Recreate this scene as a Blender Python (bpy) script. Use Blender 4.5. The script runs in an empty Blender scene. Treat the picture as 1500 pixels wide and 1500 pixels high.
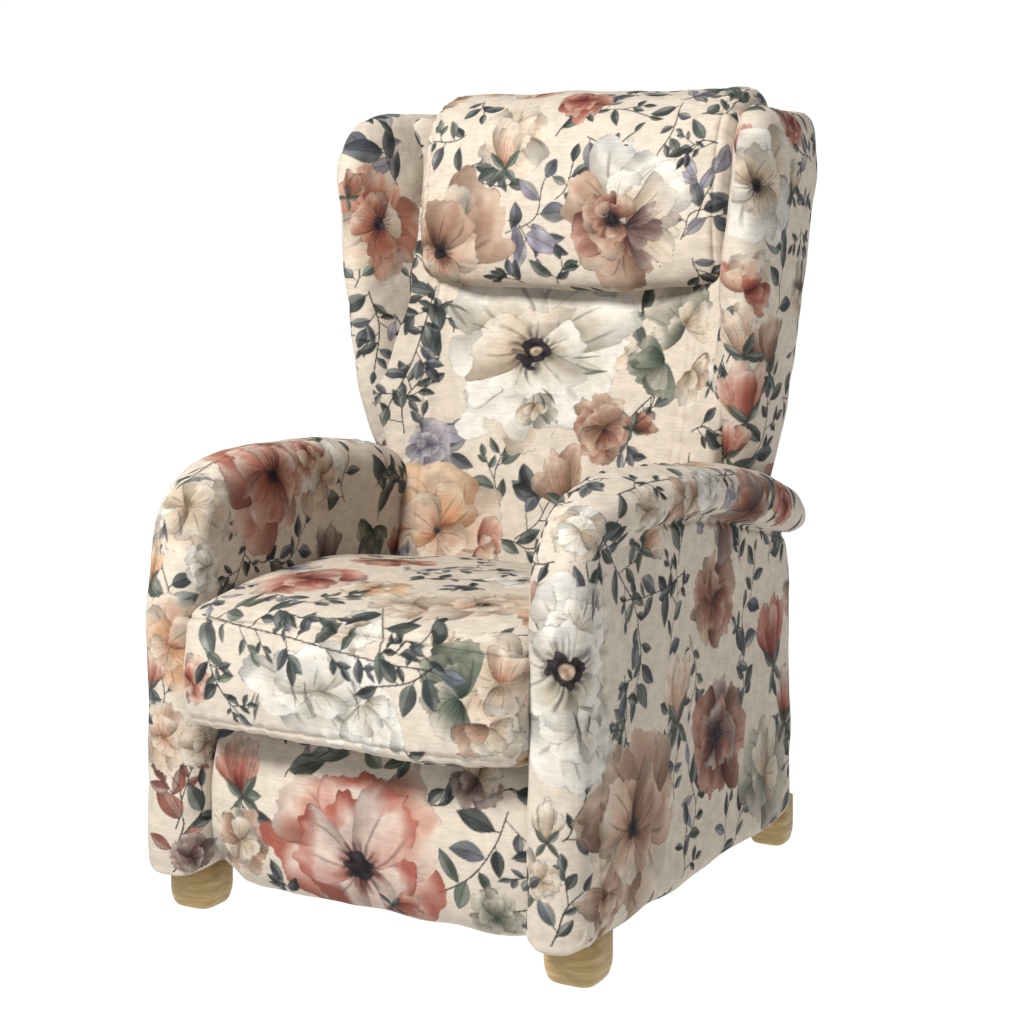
import bpy, bmesh, math, random, time
import numpy as np
from mathutils import Vector
from mathutils.bvhtree import BVHTree
T0=time.time()
VOX=0.0018
S=bpy.context.scene
COL=S.collection
S.view_settings.view_transform='Standard'; S.view_settings.look='None'; S.view_settings.exposure=0
RN=np.random.RandomState(7)

# ---------------------------------------------------------------- camera
ang=math.radians(28.8)
CAM=np.array([1.468,-2.280,1.0]); F3=np.array([-math.sin(ang),math.cos(ang),0]); R3=np.array([math.cos(ang),math.sin(ang),0])
cd=bpy.data.cameras.new('camera'); cam=bpy.data.objects.new('camera',cd); COL.objects.link(cam)
cam.location=CAM; cam.rotation_euler=(math.pi/2,0,ang)
FPX=2934.0
cd.lens=FPX/1500*36; cd.sensor_width=36; cd.shift_y=-0.3; cd.clip_end=200
S.camera=cam

# ---------------------------------------------------------------- helpers
def cr(pts,n,closed=False):
    p=np.array(pts,float); m=len(p)
    out=[]; segs=m if closed else m-1
    for i in range(segs):
        if closed: a,b,c,d=p[(i-1)%m],p[i],p[(i+1)%m],p[(i+2)%m]
        else:
            b,c=p[i],p[i+1]; a=p[i-1] if i>0 else 2*b-c; d=p[i+2] if i+2<m else 2*c-b
        for t in np.arange(n)/n:
            out.append(.5*((2*b)+(-a+c)*t+(2*a-5*b+4*c-d)*t*t+(-a+3*b-3*c+d)*t**3))
    if not closed: out.append(p[-1])
    return np.array(out)

def loft(rings):
    rings=np.array(rings); m,k,_=rings.shape
    v=rings.reshape(-1,3).tolist(); f=[]
    for i in range(m-1):
        for j in range(k):
            j2=(j+1)%k; f.append((i*k+j,i*k+j2,(i+1)*k+j2,(i+1)*k+j))
    a=len(v); v.append(rings[0].mean(0).tolist()); v.append(rings[-1].mean(0).tolist())
    for j in range(k):
        j2=(j+1)%k; f.append((a,j2,j)); f.append((a+1,(m-1)*k+j,(m-1)*k+j2))
    return v,f
def join(a,b):
    n=len(a[0]); return a[0]+b[0], a[1]+[tuple(i+n for i in f) for f in b[1]]

def sup(n,k=72):
    t=np.linspace(0,2*np.pi,k,endpoint=False); c,s=np.cos(t),np.sin(t)
    return np.sign(c)*abs(c)**(2/n), np.sign(s)*abs(s)**(2/n)

def loft_z(st,n=4,res=5,deform=None):       # st rows: z, xmin, xmax, ymin, ymax
    st=cr(st,res); a,b=sup(n,110); R=[]
    for z,x0,x1,y0,y1 in st:
        q=np.stack([(x0+x1)/2+(x1-x0)/2*a,(y0+y1)/2+(y1-y0)/2*b,np.full_like(a,z)],1)
        if deform is not None: q=deform(q,(x0,x1,y0,y1))
        R.append(q)
    return loft(R)
def loft_y(st,n=2.6,res=5):     # y, xmin, xmax, zmin, zmax
    st=cr(st,res); a,b=sup(n); R=[]
    for y,x0,x1,z0,z1 in st:
        R.append(np.stack([(x0+x1)/2+(x1-x0)/2*a,np.full_like(a,y),(z0+z1)/2+(z1-z0)/2*b],1))
    return loft(R)
def prism_x(prof,x0,x1,r,res=5,deform=None):
    p=cr(prof,res,True)
    t=np.roll(p,-1,0)-np.roll(p,1,0); t/=np.linalg.norm(t,axis=1)[:,None]+1e-9
    area=np.sum(p[:,0]*np.roll(p[:,1],-1)-np.roll(p[:,0],-1)*p[:,1])
    nn=np.stack([t[:,1],-t[:,0]],1)*(1 if area>0 else -1)
    ph=np.linspace(np.pi/2,0,8)
    sts=[(x0+r*(1-math.sin(f)),r*(1-math.cos(f))) for f in ph]
    sts+=[(x,0) for x in np.linspace(x0+r,x1-r,16)[1:-1]]
    sts+=[(x1-r*(1-math.sin(f)),r*(1-math.cos(f))) for f in ph[::-1]]
    R=[]
    for x,ins in sts:
        q=p-nn*ins
        a=np.stack([np.full(len(q),x),q[:,0],q[:,1]],1)
        if deform is not None: a=deform(a)
        R.append(a)
    return loft(R)

def link(name,me,parent=None):
    o=bpy.data.objects.new(name,me); COL.objects.link(o)
    if parent is not None: o.parent=parent
    return o

PARTS=[]
class Part: pass
def soft(name,vf,parent,mat,vox=VOX,amp=.0025,smooth=6,seams=None,mirror=False):
    v,f=vf
    if mirror: v=[(-a,b,c) for a,b,c in v]
    me=bpy.data.meshes.new('tmp'); me.from_pydata(v,[],f)
    bm=bmesh.new(); bm.from_mesh(me); bmesh.ops.recalc_face_normals(bm,faces=bm.faces); bm.to_mesh(me); bm.free()
    t=bpy.data.objects.new('tmp',me); COL.objects.link(t)
    m=t.modifiers.new('r','REMESH'); m.mode='VOXEL'; m.voxel_size=vox
    s=t.modifiers.new('s','SMOOTH'); s.factor=.5; s.iterations=smooth
    dg=bpy.context.evaluated_depsgraph_get()
    nm=bpy.data.meshes.new_from_object(t.evaluated_get(dg))
    bpy.data.objects.remove(t); bpy.data.meshes.remove(me)
    nm.name=name
    n=len(nm.vertices)
    P=np.empty(n*3,np.float32); nm.vertices.foreach_get('co',P); P=P.reshape(-1,3)
    N=np.empty(n*3,np.float32); nm.vertex_normals.foreach_get('vector',N); N=N.reshape(-1,3)
    d=np.zeros(n)
    for k in range(10):
        w=RN.normal(size=3); w/=np.linalg.norm(w); fr=RN.uniform(22,90)
        d+=np.sin(P@w*fr+RN.uniform(0,6.28))*(30/fr)
    d*=amp/2.3
    # small tension wrinkles, patchy
    e=np.zeros(n); g=np.zeros(n)
    for k in range(5):
        w=RN.normal(size=3); w/=np.linalg.norm(w); e+=np.sin(P@w*RN.uniform(130,240)+RN.uniform(0,6.28)+2*np.sin(P@RN.normal(size=3)*18))
        w=RN.normal(size=3); w/=np.linalg.norm(w); g+=np.sin(P@w*RN.uniform(14,30)+RN.uniform(0,6.28))
    d+=e*.00016*np.clip(g*.5+.4,0,1.5)
    if seams is not None: d-=seams(P,N)
    P=(P+N*d[:,None]).astype(np.float32)
    nm.vertices.foreach_set('co',P.ravel()); nm.update()
    nm.polygons.foreach_set('use_smooth',np.ones(len(nm.polygons),bool))
    nm.materials.clear(); nm.materials.append(mat)
    o=link(name,nm,parent)
    q=Part(); q.o=o; q.P=P; q.N=N; q.C=np.empty((n,3)); q.C[:]=CREAM; q.cent=[]; q.name=name
    PARTS.append(q)
    return o
def groove(d,along,depth=.0038,w=.0026,puck=.0011):
    """stitched seam: a narrow valley with small puckers running away from it"""
    pk=puck*(np.sin(along*190)+.7*np.sin(along*317+1.3)+.5*np.sin(along*90+.4))*np.exp(-(d/.016)**2)
    return depth*np.exp(-(d/w)**2)-.0010*np.exp(-((abs(d)-.008)/.005)**2)+pk

def c(r,g,b): return np.array([r,g,b])/255.
CREAM=c(234,220,201)

# ---------------------------------------------------------------- materials
def fabric():
    m=bpy.data.materials.new('floral_linen'); m.use_nodes=True; nt=m.node_tree; nd=nt.nodes; L=nt.links
    b=nd['Principled BSDF']; b.inputs['Roughness'].default_value=.88
    b.inputs['Specular IOR Level'].default_value=.25
    at=nd.new('ShaderNodeAttribute'); at.attribute_name='print'
    tc=nd.new('ShaderNodeTexCoord')
    mp=nd.new('ShaderNodeMapping'); mp.inputs['Scale'].default_value=(40,40,420)
    L.new(tc.outputs['Object'],mp.inputs['Vector'])
    n1=nd.new('ShaderNodeTexNoise'); n1.inputs['Scale'].default_value=1; n1.inputs['Detail'].default_value=3
    L.new(mp.outputs[0],n1.inputs['Vector'])
    r1=nd.new('ShaderNodeMapRange'); r1.inputs['From Min'].default_value=.3; r1.inputs['From Max'].default_value=.7
    r1.inputs['To Min'].default_value=.90; r1.inputs['To Max'].default_value=1.06
    L.new(n1.outputs['Fac'],r1.inputs['Value'])
    n2=nd.new('ShaderNodeTexNoise'); n2.inputs['Scale'].default_value=60; n2.inputs['Detail'].default_value=6
    L.new(tc.outputs['Object'],n2.inputs['Vector'])
    r2=nd.new('ShaderNodeMapRange'); r2.inputs['From Min'].default_value=.3; r2.inputs['From Max'].default_value=.7
    r2.inputs['To Min'].default_value=.90; r2.inputs['To Max'].default_value=1.08
    L.new(n2.outputs['Fac'],r2.inputs['Value'])
    mu=nd.new('ShaderNodeMath'); mu.operation='MULTIPLY'; L.new(r1.outputs[0],mu.inputs[0]); L.new(r2.outputs[0],mu.inputs[1])
    vm=nd.new('ShaderNodeVectorMath'); vm.operation='SCALE'; L.new(at.outputs['Color'],vm.inputs[0]); L.new(mu.outputs[0],vm.inputs['Scale'])
    L.new(vm.outputs[0],b.inputs['Base Color'])
    n3=nd.new('ShaderNodeTexNoise'); n3.inputs['Scale'].default_value=700; n3.inputs['Detail'].default_value=2
    L.new(tc.outputs['Object'],n3.inputs['Vector'])
    n4=nd.new('ShaderNodeTexNoise'); n4.inputs['Scale'].default_value=18; n4.inputs['Detail'].default_value=3
    L.new(tc.outputs['Object'],n4.inputs['Vector'])
    ad=nd.new('ShaderNodeMath'); ad.operation='MULTIPLY_ADD'; ad.inputs[1].default_value=9.0
    L.new(n4.outputs['Fac'],ad.inputs[0]); L.new(n3.outputs['Fac'],ad.inputs[2])
    bp=nd.new('ShaderNodeBump'); bp.inputs['Strength'].default_value=.4; bp.inputs['Distance'].default_value=.0013
    L.new(ad.outputs[0],bp.inputs['Height']); L.new(bp.outputs[0],b.inputs['Normal'])
    return m
def wood():
    m=bpy.data.materials.new('pale_wood'); m.use_nodes=True; nt=m.node_tree; nd=nt.nodes; L=nt.links
    b=nd['Principled BSDF']; b.inputs['Roughness'].default_value=.5
    tc=nd.new('ShaderNodeTexCoord'); mp=nd.new('ShaderNodeMapping'); mp.inputs['Scale'].default_value=(25,25,160)
    L.new(tc.outputs['Object'],mp.inputs['Vector'])
    n=nd.new('ShaderNodeTexNoise'); n.inputs['Detail'].default_value=4; n.inputs['Scale'].default_value=1; L.new(mp.outputs[0],n.inputs['Vector'])
    r=nd.new('ShaderNodeValToRGB'); r.color_ramp.elements[0].position=.3; r.color_ramp.elements[1].position=.7
    r.color_ramp.elements[0].color=(.26,.165,.06,1); r.color_ramp.elements[1].color=(.46,.33,.14,1)
    L.new(n.outputs['Fac'],r.inputs[0]); L.new(r.outputs[0],b.inputs['Base Color'])
    return m
FAB=fabric(); WOOD=wood()

# ---------------------------------------------------------------- chair geometry
root=bpy.data.objects.new('wing_armchair',None); COL.objects.link(root)
root['label']='cream floral print wing armchair with headrest pillow and short pale wooden feet'
root['category']='armchair'

soft('back_panel',loft_z([(.06,-.30,.30,.60,.678),(.20,-.30,.30,.60,.682),(.40,-.29,.29,.60,.678),(.55,-.28,.28,.60,.66),(.60,-.27,.27,.60,.645)],6),root,FAB,vox=.0032)
soft('seat_base',loft_z([(.085,-.27,.27,.03,.63),(.18,-.27,.27,.03,.63),(.30,-.27,.27,.03,.63)],12),root,FAB,vox=.004)

def bd_(q,e):
    x0,x1,y0,y1=e; q=q.copy(); k=np.clip(abs(q[:,0])/x1,0,1)
    front=np.clip((y1-q[:,1])/(y1-y0),0,1)
    z=q[0,2]; cur=.034+.066*float(np.clip((z-.55)/.15,0,1))
    q[:,1]-=cur*np.clip((k-.50)/.50,0,1)**1.6*front
    return q
def bseam(P,N):
    x=abs(P[:,0]); line=.222+(P[:,2]-.45)*.03
    return groove(x-line,P[:,2],.0022,puck=.0008)*(N[:,1]<-.3)
soft('backrest',loft_z([(.34,-.255,.255,.465,.60),(.42,-.262,.262,.475,.62),(.50,-.270,.270,.490,.635),(.62,-.298,.298,.520,.650),(.75,-.324,.324,.556,.672),
     (.90,-.342,.342,.600,.695),(1.02,-.346,.346,.632,.71),(1.08,-.336,.336,.648,.715),(1.12,-.318,.318,.655,.715),(1.148,-.297,.297,.668,.710)],6,deform=bd_),root,FAB,seams=bseam)

WST=[(.46,.268,.305,.56,.63),(.53,.262,.325,.535,.636),(.60,.258,.343,.510,.645),(.65,.264,.353,.492,.657),(.71,.274,.361,.477,.674),(.79,.284,.367,.466,.699),
     (.89,.294,.375,.459,.719),(.98,.302,.381,.457,.732),(1.05,.308,.386,.459,.743),(1.085,.310,.386,.467,.745),(1.110,.312,.383,.482,.742),(1.130,.317,.377,.505,.732),(1.142,.326,.367,.540,.712)]
def wdf(q,e):
    x0,x1,y0,y1=e; q=q.copy(); t=np.clip((q[:,1]-y0)/(y1-y0),0,1)
    inner=np.clip((x1-q[:,0])/(x1-x0),0,1)
    q[:,0]-=.082*inner*t**1.6
    q[:,2]+=.012*inner*np.clip((q[:,2]-1.05)/.09,0,1)
    return q
for mir in (False,True):
    soft('wing',loft_z(WST,2.6,deform=wdf),root,FAB,mirror=mir)

hp=[(.605,.885),(.575,.883),(.550,.900),(.538,.940),(.538,1.0),(.547,1.06),(.565,1.12),(.595,1.160),(.64,1.182),(.69,1.184),(.722,1.165),(.728,1.13),(.715,1.09),(.68,1.05),(.655,.98),(.630,.91)]
def hd(a):
    a=a.copy(); k=1-((a[:,0]-.010)/.28)**2
    low=np.clip((1.0-a[:,2])/.11,0,1); a[:,2]-=.018*k*low
    a[:,1]-=.020*k*np.clip((.66-a[:,1])/.1,0,1)
    up=np.clip((a[:,2]-.93)/.24,0,1)
    a[:,0]+=.006*up*np.clip(-a[:,0]/.25,0,1)
    return a
def hseam(P,N):
    return groove(abs(P[:,0]-.012)-.256,P[:,2]+P[:,1],.0020,.0024,.0010)
soft('headrest_pillow',prism_x(hp,-.268,.290,.032,deform=hd),root,FAB,seams=hseam)

sp=[(-.060,.290),(-.078,.310),(-.086,.345),(-.086,.395),(-.076,.434),(-.040,.452),(.05,.462),(.18,.466),(.33,.455),(.46,.432),(.505,.40),(.49,.34),(.35,.29),(.15,.278),(0,.278)]
def sd(a):
    a=a.copy(); k=1-(a[:,0]/.265)**2
    a[:,2]+=.010*k*np.clip((a[:,2]-.38)/.07,0,1)
    a[:,2]-=.009*k*np.clip((.36-a[:,2])/.07,0,1)*(a[:,1]<.1)
    a[:,1]-=.018*k*np.clip((.02-a[:,1])/.08,0,1)
    return a
def sseam(P,N):
    return (groove(P[:,2]-.440+.010*(P[:,0]/.26)**2,P[:,0],.0042,puck=.0014)+groove(P[:,2]-.298,P[:,0],.0018,puck=.0010))*(P[:,1]<-.02)
soft('seat_cushion',prism_x(sp,-.268,.268,.028,deform=sd),root,FAB,seams=sseam)

fp=[(.012,.045),(-.006,.056),(-.020,.09),(-.026,.16),(-.022,.22),(-.010,.262),(.008,.284),(.03,.288),(.05,.27),(.05,.20),(.05,.12),(.05,.065),(.03,.045)]
def fd(a):
    a=a.copy(); e=np.clip((abs(a[:,0])-.19)/.068,0,1)**2
    a[:,2]+=.035*e*np.clip((.14-a[:,2])/.09,0,1)*(a[:,0]<0)+.01*e*np.clip((.14-a[:,2])/.09,0,1)*(a[:,0]>0)
    a[:,1]-=.010*(1-(a[:,0]/.26)**2)*np.clip(-a[:,1]/.03+.3,0,1)
    return a
soft('footrest',prism_x(fp,-.260,.260,.016,deform=fd),root,FAB)

ap=[(-.040,.055),(-.058,.075),(-.063,.12),(-.064,.20),(-.064,.30),(-.064,.40),(-.062,.470),(-.053,.530),(-.034,.580),(.0,.612),(.06,.630),(.15,.634),(.25,.630),(.36,.614),(.46,.588),
    (.56,.555),(.63,.525),(.676,.485),(.688,.44),(.690,.33),(.690,.20),(.689,.09),(.676,.048),(.62,.040),(.45,.044),(.25,.048),(.08,.052)]
PST=[(-.040,.290,.325,.545,.575),(-.020,.268,.340,.535,.603),(.02,.257,.350,.540,.628),(.08,.254,.366,.556,.640),(.15,.253,.380,.570,.643),(.22,.252,.384,.570,.643),(.30,.252,.386,.562,.638),
     (.42,.250,.387,.540,.620),(.53,.249,.387,.514,.596),(.60,.250,.384,.496,.574),(.645,.256,.375,.490,.550),(.668,.272,.356,.495,.533)]
def aseam(P,N):
    ax=abs(P[:,0])
    g=groove(P[:,1]-.006,P[:,2],.0034)*(ax>.325)*(P[:,2]<.53)
    g+=groove(ax-.286,P[:,1]*.8+P[:,2]*.8,.0020,.0022,.0010)*(N[:,0]*np.sign(P[:,0])<.5)*((P[:,2]>.54))
    zb=np.interp(P[:,1],[.06,.10,.18,.30,.42,.53,.64],[.556,.560,.572,.562,.541,.515,.492])
    g+=.004*np.exp(-((P[:,2]-zb+.004)/.004)**2)*(ax>.335)*(ax<.362)*np.clip((P[:,1]-.06)/.06,0,1)
    return g
for mir in (False,True):
    ex=.010 if mir else 0
    pst=[(y,a,(min(b,.352+max(0,y-.15)*.12) if mir else b),z0-(.02 if mir else 0),z1) for y,a,b,z0,z1 in PST]
    soft('armrest',join(prism_x(ap,.256,.345+ex,.038),loft_y(pst,2.6)),root,FAB,mirror=mir,smooth=10,seams=aseam)

def foot(x,y,sc):
    prof=[(.034*sc,0),(.0375*sc,.004),(.0415*sc,.016),(.0425*sc,.026),(.0425*sc,.070)]
    bm=bmesh.new(); k=40; rings=[]
    for r,z in prof:
        rr=[]
        for j in range(k):
            t=2*math.pi*j/k; e=1/ (abs(math.cos(t))**4+abs(math.sin(t))**4)**(1/4)
            rr.append(bm.verts.new((r*e*math.cos(t),r*e*math.sin(t),z)))
        rings.append(rr)
    for a,b in zip(rings,rings[1:]):
        for j in range(k): bm.faces.new((a[j],a[(j+1)%k],b[(j+1)%k],b[j]))
    bm.faces.new(rings[0][::-1]); bm.faces.new(rings[-1])
    me=bpy.data.meshes.new('foot'); bm.to_mesh(me); bm.free()
    for p in me.polygons: p.use_smooth=len(p.vertices)<5
    me.materials.append(WOOD)
    o=link('foot',me,root); o.location=(x,y,0)
foot(-.309,.028,.88); foot(.294,.034,.92); foot(-.305,.650,.80); foot(.306,.680,.72)
print('GEOM',time.time()-T0,sum(len(p.P) for p in PARTS))

# ---------------------------------------------------------------- printing the fabric
dg=bpy.context.evaluated_depsgraph_get(); dg.update()
for p in PARTS: p.bvh=BVHTree.FromObject(p.o,dg)
def hit(px,py):
    d=R3*((px-750)/FPX)+F3+np.array([0,0,(300-py)/FPX]); d=Vector(d).normalized(); best=None
    for p in PARTS:
        co,n,i,t=p.bvh.ray_cast(Vector(CAM),d)
        if co is not None and (best is None or t<best[3]): best=(p,np.array(co),np.array(n),t)
    return best
UP=np.array([0,0,1.])
def sm(x): x=np.clip(x,0,1); return x*x*(3-2*x)
EDGE=.0010
def frame(p,co,n,rad,tx=None,rs=None,warp=0):
    n=n/np.linalg.norm(n)
    if tx is None: tx=R3
    t=tx-n*(tx@n)
    if np.linalg.norm(t)<.05: t=F3-n*(F3@n)
    t=t/np.linalg.norm(t); ty=np.cross(n,t)
    d=p.P-co; r2=np.einsum('ij,ij->i',d,d)
    idx=np.where((r2<rad*rad)&(p.N@n>-.25))[0]
    d=d[idx]; u=d@t; v=d@ty; rr=np.sqrt(r2[idx]); s=np.clip(rr/np.maximum(np.sqrt(u*u+v*v),1e-6),1,1.7)
    u,v=u*s,v*s
    if warp and len(idx):
        a=noise2(u,v,3.2/rad,rs)*warp*rad+noise2(u,v,9/rad,rs)*warp*rad*.35
        b=noise2(u,v,3.2/rad,rs)*warp*rad+noise2(u,v,9/rad,rs)*warp*rad*.35
        u,v=u+a,v+b
    return idx,u,v
def blend(p,idx,m,col):
    m=m[:,None]; p.C[idx]=p.C[idx]*(1-m)+col*m
def noise2(u,v,f,rs):
    o=np.zeros_like(u)
    for k in range(5):
        a=rs.uniform(0,6.28); g=f*rs.uniform(.6,1.8)
        o+=np.sin((u*math.cos(a)+v*math.sin(a))*g+rs.uniform(0,6.28))
    return o/3.2

SL=c(74,79,77); SG=c(95,102,90); SB=c(92,94,100); OL=c(126,126,108); LV=c(150,142,154); RD=c(178,110,94); GR=c(106,114,98)
INK=c(64,66,63)
def leaf(p,idx,u,v,x0,y0,a,L,W,col,rs,alpha=.93):
    ca,sa=math.cos(a),math.sin(a); du,dv=u-x0,v-y0
    s=(du*ca+dv*sa)/L; q=(-du*sa+dv*ca)
    q=q+L*rs.uniform(-.35,.35)*s*(1-s)
    sel=np.where((s>-.02)&(s<1.02)&(abs(q)<W))[0]
    if len(sel)==0: return
    s=s[sel]; q=q[sel]
    sc=np.clip(s,0,1); w=W*.5*np.sin(np.pi*sc**rs.uniform(.75,1.05))**.85
    m=sm((w-abs(q))/EDGE*.5+.5)*alpha
    side=sm(q*rs.choice([-1,1])/(W*.22)*.5+.5)
    light=col+(c(196,196,184)-col)*rs.uniform(.22,.55)
    cc=col*(1-side[:,None])+light*side[:,None]
    rib=np.exp(-(q/.0009)**2)*sm((.95-sc)*4)
    cc=cc*(1-.30*rib)[:,None]
    nz=noise2(u[sel],v[sel],150,rs)
    cc=cc*(1+.18*nz)[:,None]
    cc=cc*(1-.38*np.exp(-((w-abs(q))/.0012)**2)*sm(nz+.9))[:,None]
    blend(p,idx[sel],m,cc)
def stem(p,idx,u,v,pts,w,col):
    pts=np.array(pts)
    for a,b in zip(pts[:-1],pts[1:]):
        d=b-a; l2=d@d+1e-12; t=np.clip(((u-a[0])*d[0]+(v-a[1])*d[1])/l2,0,1)
        dist=np.hypot(u-a[0]-t*d[0],v-a[1]-t*d[1]); m=sm((w-dist)/EDGE+.5)*.85
        k=np.where(m>0)[0]
        if len(k): blend(p,idx[k],m[k],col)
def leaves_along(p,idx,u,v,pts,nl,ll,cols,rs,wf):
    n=len(pts)-1
    stem(p,idx,u,v,pts,.0010,INK)
    side=rs.choice([-1,1]); ts=np.sort(np.clip((np.arange(nl)+rs.uniform(.2,1.0,nl))/nl,0,1))
    for i,t in enumerate(ts):
        k=t*n; i0=min(int(k),n-1); q=pts[i0]+(pts[i0+1]-pts[i0])*(k-i0)
        d=pts[i0+1]-pts[i0]; da=math.atan2(d[1],d[0])
        side=-side if rs.rand()<.8 else side
        last=i==nl-1
        la=da+(rs.uniform(-.2,.2) if last else side*rs.uniform(.45,1.35))
        l=ll*rs.uniform(.62,1.35)*(1.08-.3*t)
        col=cols[rs.randint(len(cols))]*rs.uniform(.78,1.2)
        if last: q=pts[-1]
        r=rs.rand()
        if r<.26 and not last and nl>4:
            tw=ll*rs.uniform(.7,1.2); e=q+tw*np.array([math.cos(la),math.sin(la)])
            stem(p,idx,u,v,[q,e],.0008,INK)
            for ta,ft in ((-.8,.5),(.75,.75),(.05,1.0)):
                b=q+(e-q)*ft; leaf(p,idx,u,v,b[0],b[1],la+ta+rs.uniform(-.2,.2),l*.74,l*.74*wf*rs.uniform(.8,1.15),col*rs.uniform(.85,1.15),rs)
        else:
            pt=l*rs.uniform(.0,.22); e=q+pt*np.array([math.cos(la),math.sin(la)])
            if pt>l*.08: stem(p,idx,u,v,[q,e],.0008,INK)
            leaf(p,idx,u,v,e[0],e[1],la+rs.uniform(-.25,.25),l,l*wf*rs.uniform(.75,1.2),col,rs)
def spray_at(p,co,n,L,a,nl,ll,cols,seed,bend=0,tx=None,wf=.5):
    rs=np.random.RandomState(seed)
    idx,u,v=frame(p,co,n,L*.5+ll*2.0,tx,rs,.02)
    if len(idx)==0: return
    bend=bend*rs.choice([-1,1])*rs.uniform(.6,2.2); wob=rs.uniform(.02,.07)*L; wp=rs.uniform(0,6)
    ts=np.linspace(0,1,12); x=(ts-.5)*L; y=-bend*L*.5*(4*(ts-.5)**2-1)+wob*np.sin(ts*7+wp)
    pts=np.stack([x*math.cos(a)-y*math.sin(a),x*math.sin(a)+y*math.cos(a)],1)
    leaves_along(p,idx,u,v,pts,nl,ll,cols,rs,wf)
    p.cent.append((co,L*.42+ll*.3))

PAL={
 'coral':(c(112,60,52),c(178,104,86),c(214,160,138),c(240,216,197)),
 'salmon':(c(116,68,66),c(184,112,90),c(212,148,122),c(236,202,180)),
 'blush':(c(146,82,70),c(228,200,182),c(241,220,204),c(190,110,92)),
 'red':(c(102,54,48),c(158,84,72),c(190,120,102),c(226,184,162)),
 'orange':(c(150,98,68),c(214,158,118),c(232,190,152),c(240,214,184)),
 'peach':(c(164,114,88),c(216,176,148),c(232,206,180),c(242,227,206)),
 'rust':(c(80,48,44),c(132,84,68),c(172,122,102),c(208,172,150)),
 'maroon':(c(64,40,40),c(112,68,58),c(158,108,92),c(206,162,142)),
 'brown':(c(92,66,54),c(152,116,94),c(190,154,130),c(222,196,172)),
 'dusk':(c(68,50,52),c(118,90,84),c(154,130,120),c(204,188,174)),
 'white':(c(172,160,140),c(224,213,196),c(243,236,222),c(249,244,233)),
 'poppy':(c(104,98,82),c(208,196,172),c(244,236,221),c(249,244,233)),
 'tan':(c(148,126,102),c(204,182,154),c(228,210,186),c(241,230,211)),
 'sage':(c(86,92,80),c(132,134,118),c(182,176,158),c(224,213,195)),
 'green':(c(60,70,61),c(90,102,87),c(126,132,114),c(172,168,150)),
 'lav':(c(102,96,110),c(146,138,150),c(182,174,180),c(210,202,200)),
}
DK=c(50,44,46)
RAG=.95
def petal(p,idx,u,v,x0,y0,a,L,W,pal,rs,alpha=.95,ragk=None):
    ragk=RAG if ragk is None else ragk
    ca,sa=math.cos(a),math.sin(a); du,dv=u-x0,v-y0
    s=(du*ca+dv*sa); q=(-du*sa+dv*ca)
    sel=np.where((s>-.05*L)&(s<1.3*L)&(abs(q)<W*.85))[0]
    if len(sel)==0: return
    s=s[sel]/L; q=q[sel]; uu=u[sel]; vv=v[sel]
    q=q+L*rs.uniform(-.2,.2)*s*s
    rag=noise2(uu,vv,10/L,rs)*ragk; rag2=noise2(uu,vv,26/L,rs)*ragk
    notch=rs.uniform(-.3,.3)
    s=s/(1+.075*rag+.035*rag2-.12*np.exp(-((q/W-notch)/.09)**2)*rs.choice([0,1])-.16*(q/W)**2*rs.uniform(0,1.5))
    sc=np.clip(s,0,1); w=W*.5*sc**.58*np.sqrt(np.clip(1-sc**5,0,1))*1.12*(1+.06*rag)
    nz=noise2(uu,vv,4.2/L,rs); fr=rs.uniform(6,9); vein=np.sin(q/np.maximum(w,1e-4)*fr+nz*.9)
    m=sm((w-abs(q))/EDGE*.5+.3)*(s>0)*alpha
    m=m*(1-.38*np.clip(noise2(uu,vv,7/L,rs)-.15,0,1)*sm(sc*1.6-.5))
    t=np.clip(sc*1.05+.20*nz+.08*vein*(1-sc*.4),0,1)
    i,mid,o,rim=pal
    k=np.array([0,.33,.72,1.0]); tab=np.stack([i,mid,o,rim])
    cc=np.stack([np.interp(t,k,tab[:,j]) for j in range(3)],1)
    sd=np.clip(q/np.maximum(w,1e-4),-1,1)*rs.choice([-1,1])
    cc=cc*(1-.18*sm(sd)-.13*sm((nz-.2)*1.6))[:,None]
    cc=cc+(rim-cc)*(.35*sm(-sd*1.2))[:,None]
    ed=np.exp(-((w-abs(q))/.0015)**2)*sm(rag2*1.5/ragk+.7)
    tip=np.exp(-((1-s)*L/.0018)**2)*sm(rag*1.5/ragk+.5)
    cc=cc*(1-.34*np.maximum(ed,tip*.9))[:,None]
    st=sm((vein-.90)/.09)*sm((.85-sc)*3)*sm(sc*5)
    cc=cc*(1-.22*st)[:,None]
    blend(p,idx[sel],m,np.clip(cc,0,1))
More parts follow.
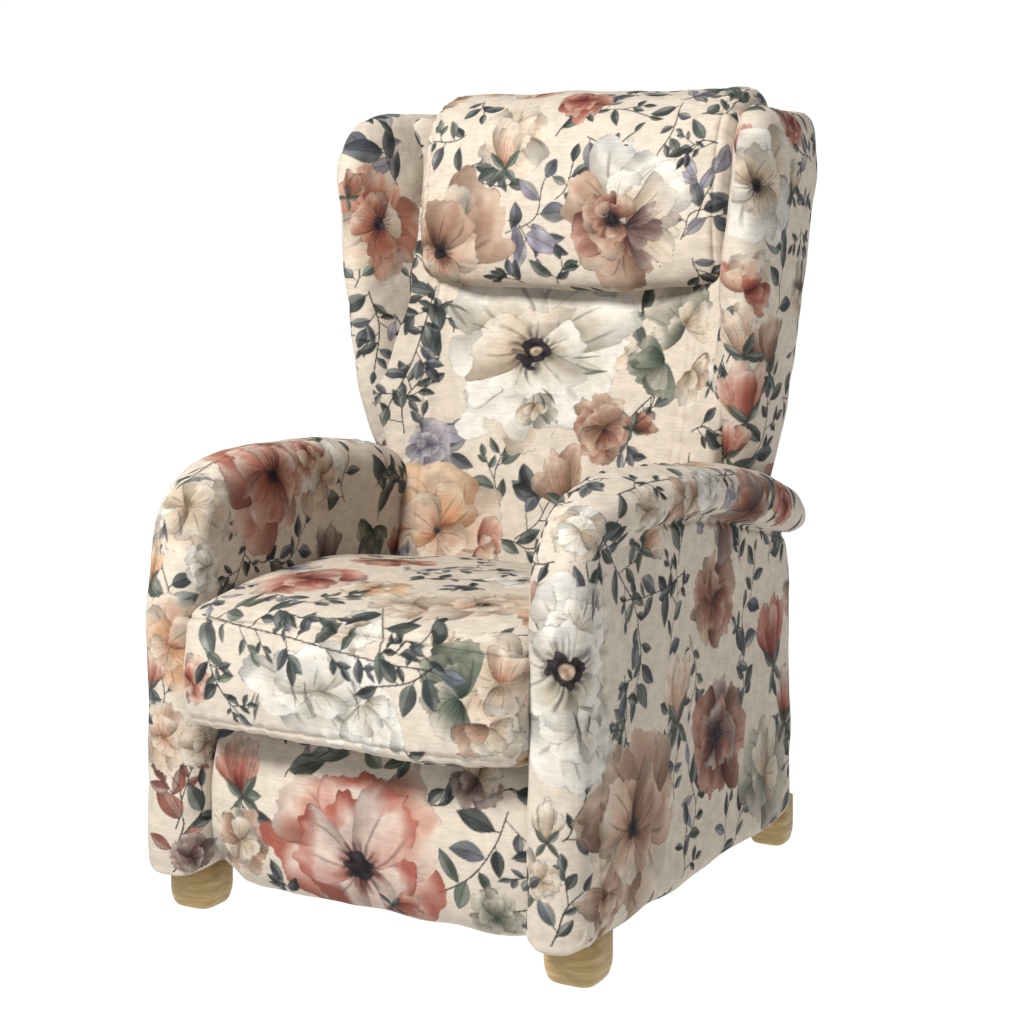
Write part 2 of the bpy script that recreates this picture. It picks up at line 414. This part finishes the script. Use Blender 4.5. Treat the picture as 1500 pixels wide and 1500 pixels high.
def flower_at(p,co,n,R,pal,seed,npet=6,rot=0,arc=360,tx=None,centre=True,pal2=None,cx=0,cy=0,wide=1.0,cr_=.13,inner=.66,sq=1.0,eye=.42,ragk=None,ink=None):
    rs=np.random.RandomState(seed)
    idx,u,v=frame(p,co,n,R*1.6,tx,rs,.032)
    if len(idx)==0: return
    v=v/sq
    P1=PAL[pal]; P2=PAL[pal2] if pal2 else P1
    full=arc>=350; x0,y0=cx*R,cy*R
    A=[]
    lays=((1.02,npet),(inner,npet if full else max(npet-1,2))) if inner>0 else ((1.02,npet),)
    for lay,(sc,k) in enumerate(lays):
        for i in range(k):
            if full: a=rot+2*math.pi*(i+.5*lay)/k+rs.uniform(-.2,.2)
            else: a=rot+math.radians(arc)*((i+.5)/k-.5)+rs.uniform(-.1,.1)
            A.append((lay,a,sc*rs.uniform(.78,1.14)))
    for lay in range(len(lays)):
        l=[x for x in A if x[0]==lay]; rs.shuffle(l)
        for _,a,sc in l:
            reach=R*sc*(1-.75*(math.cos(a)*cx+math.sin(a)*cy))
            wd=reach*(math.radians(min(arc,360))/npet)*1.2*wide*rs.uniform(.85,1.2)
            petal(p,idx,u,v,x0,y0,a,reach,min(wd,reach*1.4),(P2 if (pal2 and rs.rand()<.45) else P1),rs,ragk=ragk)
    if centre:
        dk=DK if ink is None else ink
        du,dv=u-x0,v-y0; r=np.hypot(du,dv)/R; th=np.arctan2(dv,du)
        nz=noise2(u,v,8/R,rs); nz2=noise2(u,v,24/R,rs)
        lim=cr_*(1+.25*nz+.34*nz2)
        halo=sm((cr_*2.1*(1+.3*nz)-r)/(cr_*1.2))*.45*(.5+.5*np.sin(th*17+nz*3))
        blend(p,idx,halo,dk)
        m=sm((lim-r)/.05)*.94
        blend(p,idx,m,np.clip(dk*(1.05+.5*nz2)[:,None],0,1))
        if eye>0:
            m=sm((cr_*eye*(1+.3*nz)-r)/.04)*.85; blend(p,idx,m,np.clip(c(214,188,158)*(1+.2*nz2)[:,None],0,1))
            m=sm((cr_*eye*.4-r)/.03)*.5; blend(p,idx,m,c(130,110,96))
    p.cent.append((co,R*.95))
def bud_at(p,co,n,R,pal,seed,rot=1.57,tx=None):
    rs=np.random.RandomState(seed)
    idx,u,v=frame(p,co,n,R*1.7,tx,rs,.03)
    if len(idx)==0: return
    x0,y0=-math.cos(rot)*R,-math.sin(rot)*R
    for a,l,w in ((.42,1.5,.85),(-.42,1.5,.85),(.2,1.85,.9),(-.22,1.8,.9),(0,1.65,.95)):
        petal(p,idx,u,v,x0,y0,rot+a,R*l*rs.uniform(.9,1.08),R*w,PAL[pal],rs)
    for a in (2.4,-2.4,.75,-.8):
        leaf(p,idx,u,v,x0,y0,rot+a,R*.8,R*.28,SG,rs)
    p.cent.append((co,R*.95))

ALLL=[SL,SL,SG,SB]
def sdx(a,b,k): return int(a*7919+b*104729+k*31)%1000003
def FL(px,py,R,pal,**k):
    h=hit(px,py)
    if h is None: return
    flower_at(h[0],h[1],h[2],R*h[3]/FPX,pal,sdx(px,py,R),**k)
def BD(px,py,R,pal,rot=90,**k):
    h=hit(px,py)
    if h is None: return
    bud_at(h[0],h[1],h[2],R*h[3]/FPX,pal,sdx(px,py,R),rot=math.radians(rot),**k)
def SP(px,py,L,a,nl=7,ll=34,cols=ALLL,bend=.15,wf=.5):
    h=hit(px,py)
    if h is None: return
    k=h[3]/FPX; nl=max(3,int(round(nl*.72))) if nl>3 else nl
    spray_at(h[0],h[1],h[2],L*k,math.radians(a),nl,ll*k*1.24,cols,sdx(px,py,L),bend,wf=wf)
def VN(pix,nl=9,ll=42,cols=ALLL,wf=.48):
    mid=hit(*pix[len(pix)//2])
    if mid is None: return
    p,co,n,t=mid; n=n/np.linalg.norm(n); tx=R3-n*(R3@n); tx/=np.linalg.norm(tx); ty=np.cross(n,tx); P=[]
    for q in pix:
        h=hit(*q)
        if h is None or h[0] is not p: continue
        d=h[1]-co; a=np.array([d@tx,d@ty]); s=np.linalg.norm(d)/max(np.linalg.norm(a),1e-6) if np.linalg.norm(d)>1e-5 else 1
        P.append(a*min(s,1.7))
    if len(P)<2: return
    pts=cr(P,5); rs=np.random.RandomState(sdx(pix[0][0],pix[0][1],nl)); k=t/FPX
    rad=max(np.linalg.norm(a) for a in P)+ll*k*2.2
    idx,u,v=frame(p,co,n,rad,None,rs,.008)
    leaves_along(p,idx,u,v,pts,nl,ll*k,cols,rs,wf)
    for a in pts[::4]: p.cent.append((co+tx*a[0]+ty*a[1],ll*k*.7))
def BR(px,py,a,L=60,n=5,fan=50,w=.11,col=SL):
    h=hit(px,py)
    if h is None: return
    rs=np.random.RandomState(sdx(px,py,L)); k=h[3]/FPX
    idx,u,v=frame(h[0],h[1],h[2],L*k*1.5,None,rs,.05)
    for i in range(n):
        aa=math.radians(a+rs.uniform(-fan,fan)); l=L*k*rs.uniform(.5,1.2); o=L*k*.35*rs.uniform(-1,1,2)
        leaf(h[0],idx,u,v,o[0],o[1],aa,l,l*w*rs.uniform(.6,1.5),col*rs.uniform(.8,1.3),rs,alpha=.6)
LAV=[LV,LV*.85,SB]; RED=[RD,RD*.85,c(196,134,114)]; GRN=[GR,GR*.8,SG]
D=math.radians

def paint():
    for a in [(545,240,60,60,4,44,LAV),(575,235,70,110,5,46,[SB,LV*.8]),(640,450,90,130,8,30),
      (515,520,60,80,5,30),(605,590,90,70,8,30),(625,650,80,40,7,36,LAV),(600,400,60,90,6,28),(530,400,50,70,5,28),
      (700,245,80,20,7,30),(720,265,60,-20,6,28),(1060,160,60,20,5,32),
      (825,265,60,60,6,32),(770,305,100,50,8,40,LAV),(765,350,70,-50,5,40,LAV),(1025,290,80,60,7,40,LAV),(1010,330,50,60,4,30,LAV),
      (1150,345,70,90,5,38),(1140,430,60,80,4,46,[SL]),(1060,480,100,90,6,30),(1110,640,110,70,9,32),(1060,660,80,100,8,30),(1130,560,80,80,6,30),
      (650,460,80,20,7,30),(930,470,80,20,5,36,GRN),(960,580,60,80,5,30),(905,680,70,60,6,26),
      (735,690,100,80,10,28,[SG,GR]),(780,765,80,40,7,42),(760,790,80,-10,6,42),
      (560,730,70,60,4,44,[GR*.8,SL]),(430,800,90,30,7,34),(510,700,70,70,6,32),(400,820,60,0,5,30),(560,690,50,60,5,28),
      (240,690,70,50,6,30),(330,720,60,80,6,28),(235,860,90,90,7,30),(270,1160,110,80,9,36,RED),(255,1240,80,80,6,36,RED),(285,1190,60,60,6,30),(245,1010,70,80,5,30),
      (360,855,90,0,8,26),(640,850,80,10,7,28),(740,930,60,0,5,30),
      (450,1110,90,40,6,44,GRN),(500,1100,70,0,5,44,GRN),(735,1170,90,0,4,52),
      (640,1170,70,20,5,34),(740,1340,80,20,4,40,GRN),(620,1110,60,-10,4,30),
      (880,790,90,30,7,40),(985,900,120,80,9,36),(975,1090,110,70,12,28),
      (850,870,80,70,6,36),(1085,1010,90,70,8,34),(1100,850,80,70,7,32),(1010,1180,100,90,9,32,[LV,SL]),(830,1350,90,60,7,34),
      (1000,1250,70,80,7,32),(1090,1190,80,60,7,30),(840,1200,70,60,7,32),(1140,1060,80,90,7,30),(990,1140,60,80,6,28,LAV),
      (1085,940,80,80,7,30),(1130,800,50,60,5,28),(1000,800,60,60,6,32),(1060,1220,80,70,7,30),(960,1330,60,60,5,28),(1140,1190,50,80,5,26),(905,1130,60,70,6,30),
      (1130,705,60,-20,5,34)]: SP(*a)
    VN([(640,420),(622,480),(600,540),(572,590),(556,640)],14,34); VN([(540,425),(555,480),(548,540),(530,590)],10,34)
    VN([(815,200),(850,165),(900,160),(950,170)],7,34); VN([(860,200),(895,215),(930,195)],5,34); VN([(1000,150),(985,190),(960,230),(965,265)],9,32)
    VN([(960,575),(930,605),(900,640)],6,34); VN([(1060,520),(1050,560),(1040,610)],5,30)
    VN([(350,740),(362,790),(345,850)],10,30)
    VN([(345,1160),(365,1200),(372,1250),(350,1290)],10,36); VN([(745,1190),(725,1240),(690,1285),(640,1310)],8,54,[SL,SB,SG])
    VN([(865,770),(900,830),(930,890),(940,960),(930,1020)],18,44); VN([(1000,840),(960,870),(920,880)],8,40); VN([(915,990),(918,1050),(900,1100)],9,36)
    VN([(1010,930),(1020,990),(1010,1040)],8,32); VN([(905,725),(960,705),(1020,700),(1080,695)],11,32)
    # left wing
    FL(556,328,74,'salmon',npet=6,rot=.3,pal2='tan',cr_=.17,eye=0,ink=c(66,54,64),wide=1.05)
    BD(508,465,34,'coral',90); BD(520,270,24,'rust',60); FL(628,650,34,'lav',npet=5,centre=False)
    # headrest
    FL(752,200,60,'peach',npet=5,rot=1.2,centre=False,pal2='tan'); BD(742,205,44,'peach',80)
    FL(855,148,42,'red',npet=5,rot=0,centre=False)
    FL(668,340,92,'peach',npet=5,rot=D(30),pal2='brown',cx=-.35,cy=-.35,cr_=.14,eye=0)
    FL(905,325,114,'white',npet=4,rot=D(48),arc=130,centre=False,pal2='tan',inner=.7,wide=1.2)
    FL(905,330,92,'maroon',npet=5,rot=D(232),arc=200,centre=False,pal2='brown',wide=1.15)
    FL(915,330,84,'dusk',npet=4,rot=D(-10),arc=110,centre=False,pal2='tan',wide=1.1)
    FL(895,322,44,'maroon',npet=5,rot=D(170),arc=300,centre=True,cr_=.26,eye=0,pal2='brown')
    BD(1088,200,34,'red',80)
    # right wing
    FL(1115,262,84,'white',npet=6,rot=.6,pal2='tan',cx=-.1,cy=-.1,eye=0); FL(1160,180,34,'red',npet=5,centre=False); BD(1165,255,30,'tan',70)
    FL(1090,430,60,'red',npet=4,rot=D(60),arc=200,centre=False,pal2='peach'); BD(1125,500,48,'brown',90); BD(1075,480,42,'peach',110)
    BD(1090,570,50,'coral',95); BD(1068,640,36,'coral',80); BD(1040,545,24,'white',90)
    # backrest
    FL(775,560,104,'tan',npet=4,rot=D(255),arc=180,centre=False,pal2='white',inner=.7,wide=1.1)
    FL(880,505,60,'tan',npet=3,rot=D(5),arc=120,centre=False,pal2='peach')
    FL(784,512,152,'poppy',npet=7,rot=.45,wide=1.05,cr_=.16,inner=0,sq=.78,eye=.45,ragk=1.5,pal2='white')
    FL(784,515,100,'poppy',npet=5,rot=.1,wide=1.1,cr_=.27,inner=0,sq=.78,eye=.45,ragk=1.5,pal2='tan'); BR(700,470,150,50,3,25,.07,OL); BR(850,535,-20,45,3,30,.08,SG)
    FL(785,592,42,'sage',npet=4,rot=D(270),arc=160,centre=False,pal2='tan'); BR(785,575,-90,38,3,40,.14,SL)
    FL(1005,480,70,'tan',npet=4,rot=D(80),arc=220,centre=False,pal2='sage'); FL(972,530,60,'green',npet=3,rot=D(200),arc=170,centre=False,pal2='sage'); FL(1012,540,50,'brown',npet=3,rot=D(280),arc=160,centre=False,pal2='tan')
    FL(885,628,54,'brown',npet=5,rot=.4,pal2='rust',centre=False,wide=1.2); BD(945,622,22,'rust',20)
    BD(820,695,52,'brown',100)
    FL(655,750,84,'orange',npet=5,rot=.2,cx=-.2,cy=-.35,pal2='peach',cr_=.08,eye=0); FL(700,800,46,'peach',npet=4,rot=D(-20),arc=180,centre=False,pal2='coral')
    # left arm
    FL(470,695,56,'white',npet=5,rot=.5,centre=False,pal2='peach')
    FL(398,705,98,'red',npet=6,rot=.1,cy=.1,pal2='coral',cr_=.12,eye=0); BD(480,800,40,'dusk',80); FL(545,775,42,'green',npet=4,rot=D(250),arc=200,centre=False)
    FL(450,660,40,'coral',npet=5,centre=False,pal2='peach')
    FL(275,745,66,'white',npet=6,rot=.4,centre=False,pal2='tan'); BR(265,705,20,45,7,30,.15,SL); BR(250,760,-80,38,5,30,.12,SB)
    FL(250,945,60,'orange',npet=5,rot=.2,centre=False,pal2='peach'); FL(280,1000,36,'coral',npet=5,centre=False,pal2='peach')
    FL(240,1080,46,'peach',npet=5,rot=.6,centre=False); BD(222,820,36,'orange',90); FL(300,830,36,'white',npet=5,centre=False); BD(222,980,30,'coral',80); FL(300,1090,34,'tan',npet=5,centre=False)
    FL(280,1255,34,'dusk',npet=5,centre=False)
    # seat
    FL(455,848,72,'red',npet=6,rot=.3,centre=False,pal2='coral'); FL(610,885,66,'tan',npet=5,rot=.3,centre=False,pal2='peach'); FL(705,885,78,'peach',npet=6,rot=.5,pal2='tan'); FL(550,860,50,'orange',npet=5,centre=False,pal2='tan')
    FL(520,915,46,'white',npet=5,centre=False,pal2='tan'); BD(650,935,30,'peach',70)
    FL(455,1010,122,'white',npet=5,rot=D(270),centre=False,wide=1.15,inner=.7,sq=.62,ragk=.8); FL(535,1035,70,'white',npet=4,rot=D(310),arc=150,centre=False,wide=1.2,inner=.7)
    BR(430,1000,-75,50,4,16,.07,OL); BR(520,1010,-60,50,4,18,.06,SG); BR(385,1030,-100,45,3,25,.08,SL)
    FL(735,1000,74,'tan',npet=5,rot=.5,centre=False,pal2='peach'); FL(672,1022,72,'green',npet=4,rot=D(170),arc=220,centre=False,pal2='sage'); FL(715,1065,56,'tan',npet=4,rot=D(290),arc=200,centre=False,pal2='brown')
    VN([(295,900),(350,918),(420,934),(500,955),(570,972),(640,982)],20,42); VN([(300,950),(318,1000),(350,1045)],12,30); VN([(575,960),(600,940),(625,965)],5,42); VN([(560,890),(560,925),(555,955)],3,46); VN([(400,890),(440,905),(490,905)],7,34)
    VN([(640,975),(600,1000),(560,1005)],4,40)
    # footrest
    BD(350,1115,50,'coral',95); FL(350,1230,50,'tan',npet=5,rot=D(260),centre=False,pal2='brown')
    FL(520,1240,142,'blush',npet=6,rot=.55,wide=1.0,pal2='coral',centre=False,inner=0,sq=.95)
    FL(524,1265,112,'blush',npet=6,rot=.0,cr_=.19,wide=.95,inner=0,eye=0,pal2='blush'); FL(700,1140,46,'dusk',npet=5,centre=False,pal2='tan'); BD(600,1330,30,'red',20); FL(730,1345,40,'sage',npet=5,centre=False)
    # right arm
    BD(797,890,40,'rust',90); FL(785,970,44,'brown',npet=5,centre=False,pal2='coral'); FL(850,925,76,'white',npet=5,rot=1.2,centre=False); FL(850,1065,92,'white',npet=5,rot=-1.2,centre=False)
    FL(828,985,80,'poppy',npet=6,cr_=.32,inner=0,wide=1.2,eye=.5); BR(865,900,70,45,5,25,.09,SL); BR(850,1040,-60,42,5,30,.09,SL)
    FL(850,780,46,'white',npet=5,centre=False,pal2='tan'); BD(800,1200,34,'tan',90); FL(790,1290,36,'tan',npet=5,centre=False)
    FL(1042,880,76,'rust',npet=5,rot=.2,pal2='brown',centre=False); BD(1128,920,54,'red',95); BD(993,1000,58,'peach',85)
    FL(1050,1075,88,'dusk',npet=6,rot=.3,pal2='maroon',eye=0,cr_=.2); FL(1120,1130,78,'tan',npet=5,rot=.2,centre=False,pal2='sage'); BD(1150,1010,44,'coral',90); BD(960,780,46,'peach',60)
    FL(925,1215,130,'brown',npet=6,rot=.15,pal2='peach',cr_=.12,wide=1.1,eye=0); FL(890,1310,62,'peach',npet=4,rot=D(250),arc=160,centre=False,pal2='brown')
    FL(1100,745,74,'dusk',npet=6,rot=.2,centre=False,pal2='rust'); FL(1015,735,52,'tan',npet=5,centre=False,pal2='brown'); FL(1040,705,40,'white',npet=5,centre=False); FL(950,750,40,'tan',npet=5,centre=False); FL(1150,740,40,'red',npet=5,centre=False)
paint()
names=[k for k in PAL if k not in('poppy','blush')]
for p in PARTS:
    rs=np.random.RandomState(len(p.P)%9973); n=len(p.P)
    for k in range(700):
        i=rs.randint(n); co=p.P[i].astype(float); nn=p.N[i].astype(float)
        big=k<160
        R=rs.uniform(.04,.07) if big else rs.uniform(.018,.030)
        if p.cent:
            cc=np.array([x[0] for x in p.cent]); rr=np.array([x[1] for x in p.cent])
            if np.any(np.linalg.norm(cc-co,axis=1)<(rr+R)*(1.0 if big else .98)): continue
        tx=np.cross(UP,nn)
        if np.linalg.norm(tx)<.2: tx=R3
        sd_=rs.randint(1e6); typ=rs.rand()
        if big and typ<.75: flower_at(p,co,nn,R,names[rs.randint(len(names))],sd_,npet=rs.randint(5,8),rot=rs.uniform(0,6),tx=tx,pal2=['peach','tan','brown','white'][rs.randint(4)],centre=typ<.45)
        elif typ<.04: bud_at(p,co,nn,R,names[rs.randint(8)],sd_,rot=rs.uniform(.8,2.3),tx=tx)
        else: spray_at(p,co,nn,R*2.2,rs.uniform(0,6.28),5 if not big else 8,.033,ALLL if typ<.85 else [LV,SB],sd_,rs.uniform(-.3,.3),tx=tx)
for p in PARTS:
    C=p.C; g=C.mean(1,keepdims=True); C=g+(C-g)*.94
    C=np.clip(CREAM+(C-CREAM)*1.12,0.02,1); lin=np.where(C<=.04045,C/12.92,((C+.055)/1.055)**2.4)
    a=p.o.data.attributes.new('print','FLOAT_COLOR','POINT')
    buf=np.ones((len(C),4),np.float32); buf[:,:3]=lin*.60; a.data.foreach_set('color',buf.ravel())
print('PAINT',time.time()-T0)

# ---------------------------------------------------------------- floor, world, lamps
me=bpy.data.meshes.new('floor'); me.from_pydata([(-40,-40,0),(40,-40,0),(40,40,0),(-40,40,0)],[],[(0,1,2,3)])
fm=bpy.data.materials.new('white_floor_added_glow'); fm.use_nodes=True; b=fm.node_tree.nodes['Principled BSDF']
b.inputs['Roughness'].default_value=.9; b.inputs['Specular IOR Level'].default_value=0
b.inputs['Emission Color'].default_value=(1,1,1,1); b.inputs['Emission Strength'].default_value=.95  # glow added to the floor: keeps it white and washes out the chair's shadow
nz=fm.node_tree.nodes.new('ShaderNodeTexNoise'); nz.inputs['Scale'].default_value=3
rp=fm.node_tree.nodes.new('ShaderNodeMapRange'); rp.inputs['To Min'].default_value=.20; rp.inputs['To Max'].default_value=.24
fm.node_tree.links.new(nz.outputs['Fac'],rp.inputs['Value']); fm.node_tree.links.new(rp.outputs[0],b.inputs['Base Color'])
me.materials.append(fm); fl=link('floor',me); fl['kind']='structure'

w=bpy.data.worlds.new('World'); S.world=w; w.use_nodes=True; nt=w.node_tree; bg=nt.nodes['Background']
tc=nt.nodes.new('ShaderNodeTexCoord'); sx=nt.nodes.new('ShaderNodeSeparateXYZ'); mr=nt.nodes.new('ShaderNodeMapRange')
mr.inputs['From Min'].default_value=.3; mr.inputs['From Max'].default_value=.66; mr.inputs['To Min'].default_value=.12; mr.inputs['To Max'].default_value=1.03
nt.links.new(tc.outputs['Generated'],sx.inputs[0]); nt.links.new(sx.outputs['Y'],mr.inputs['Value']); nt.links.new(mr.outputs[0],bg.inputs['Strength'])
bg.inputs['Color'].default_value=(1,1,1,1)
def area(name,loc,tgt,size,e,col=(1,1,1)):
    l=bpy.data.lights.new(name,'AREA'); l.shape='SQUARE'; l.size=size; l.energy=e; l.color=col
    o=bpy.data.objects.new(name,l); COL.objects.link(o); o.location=loc
    o.rotation_euler=(Vector(tgt)-Vector(loc)).to_track_quat('-Z','Y').to_euler()
area('key_lamp',(-.6,-2.6,3.2),(0,.2,.5),.9,255,(1,.985,.96))
area('side_lamp',(3.2,-1.6,2.2),(0,.3,.5),1.2,24,(1,.985,.96))
print('DONE',time.time()-T0)
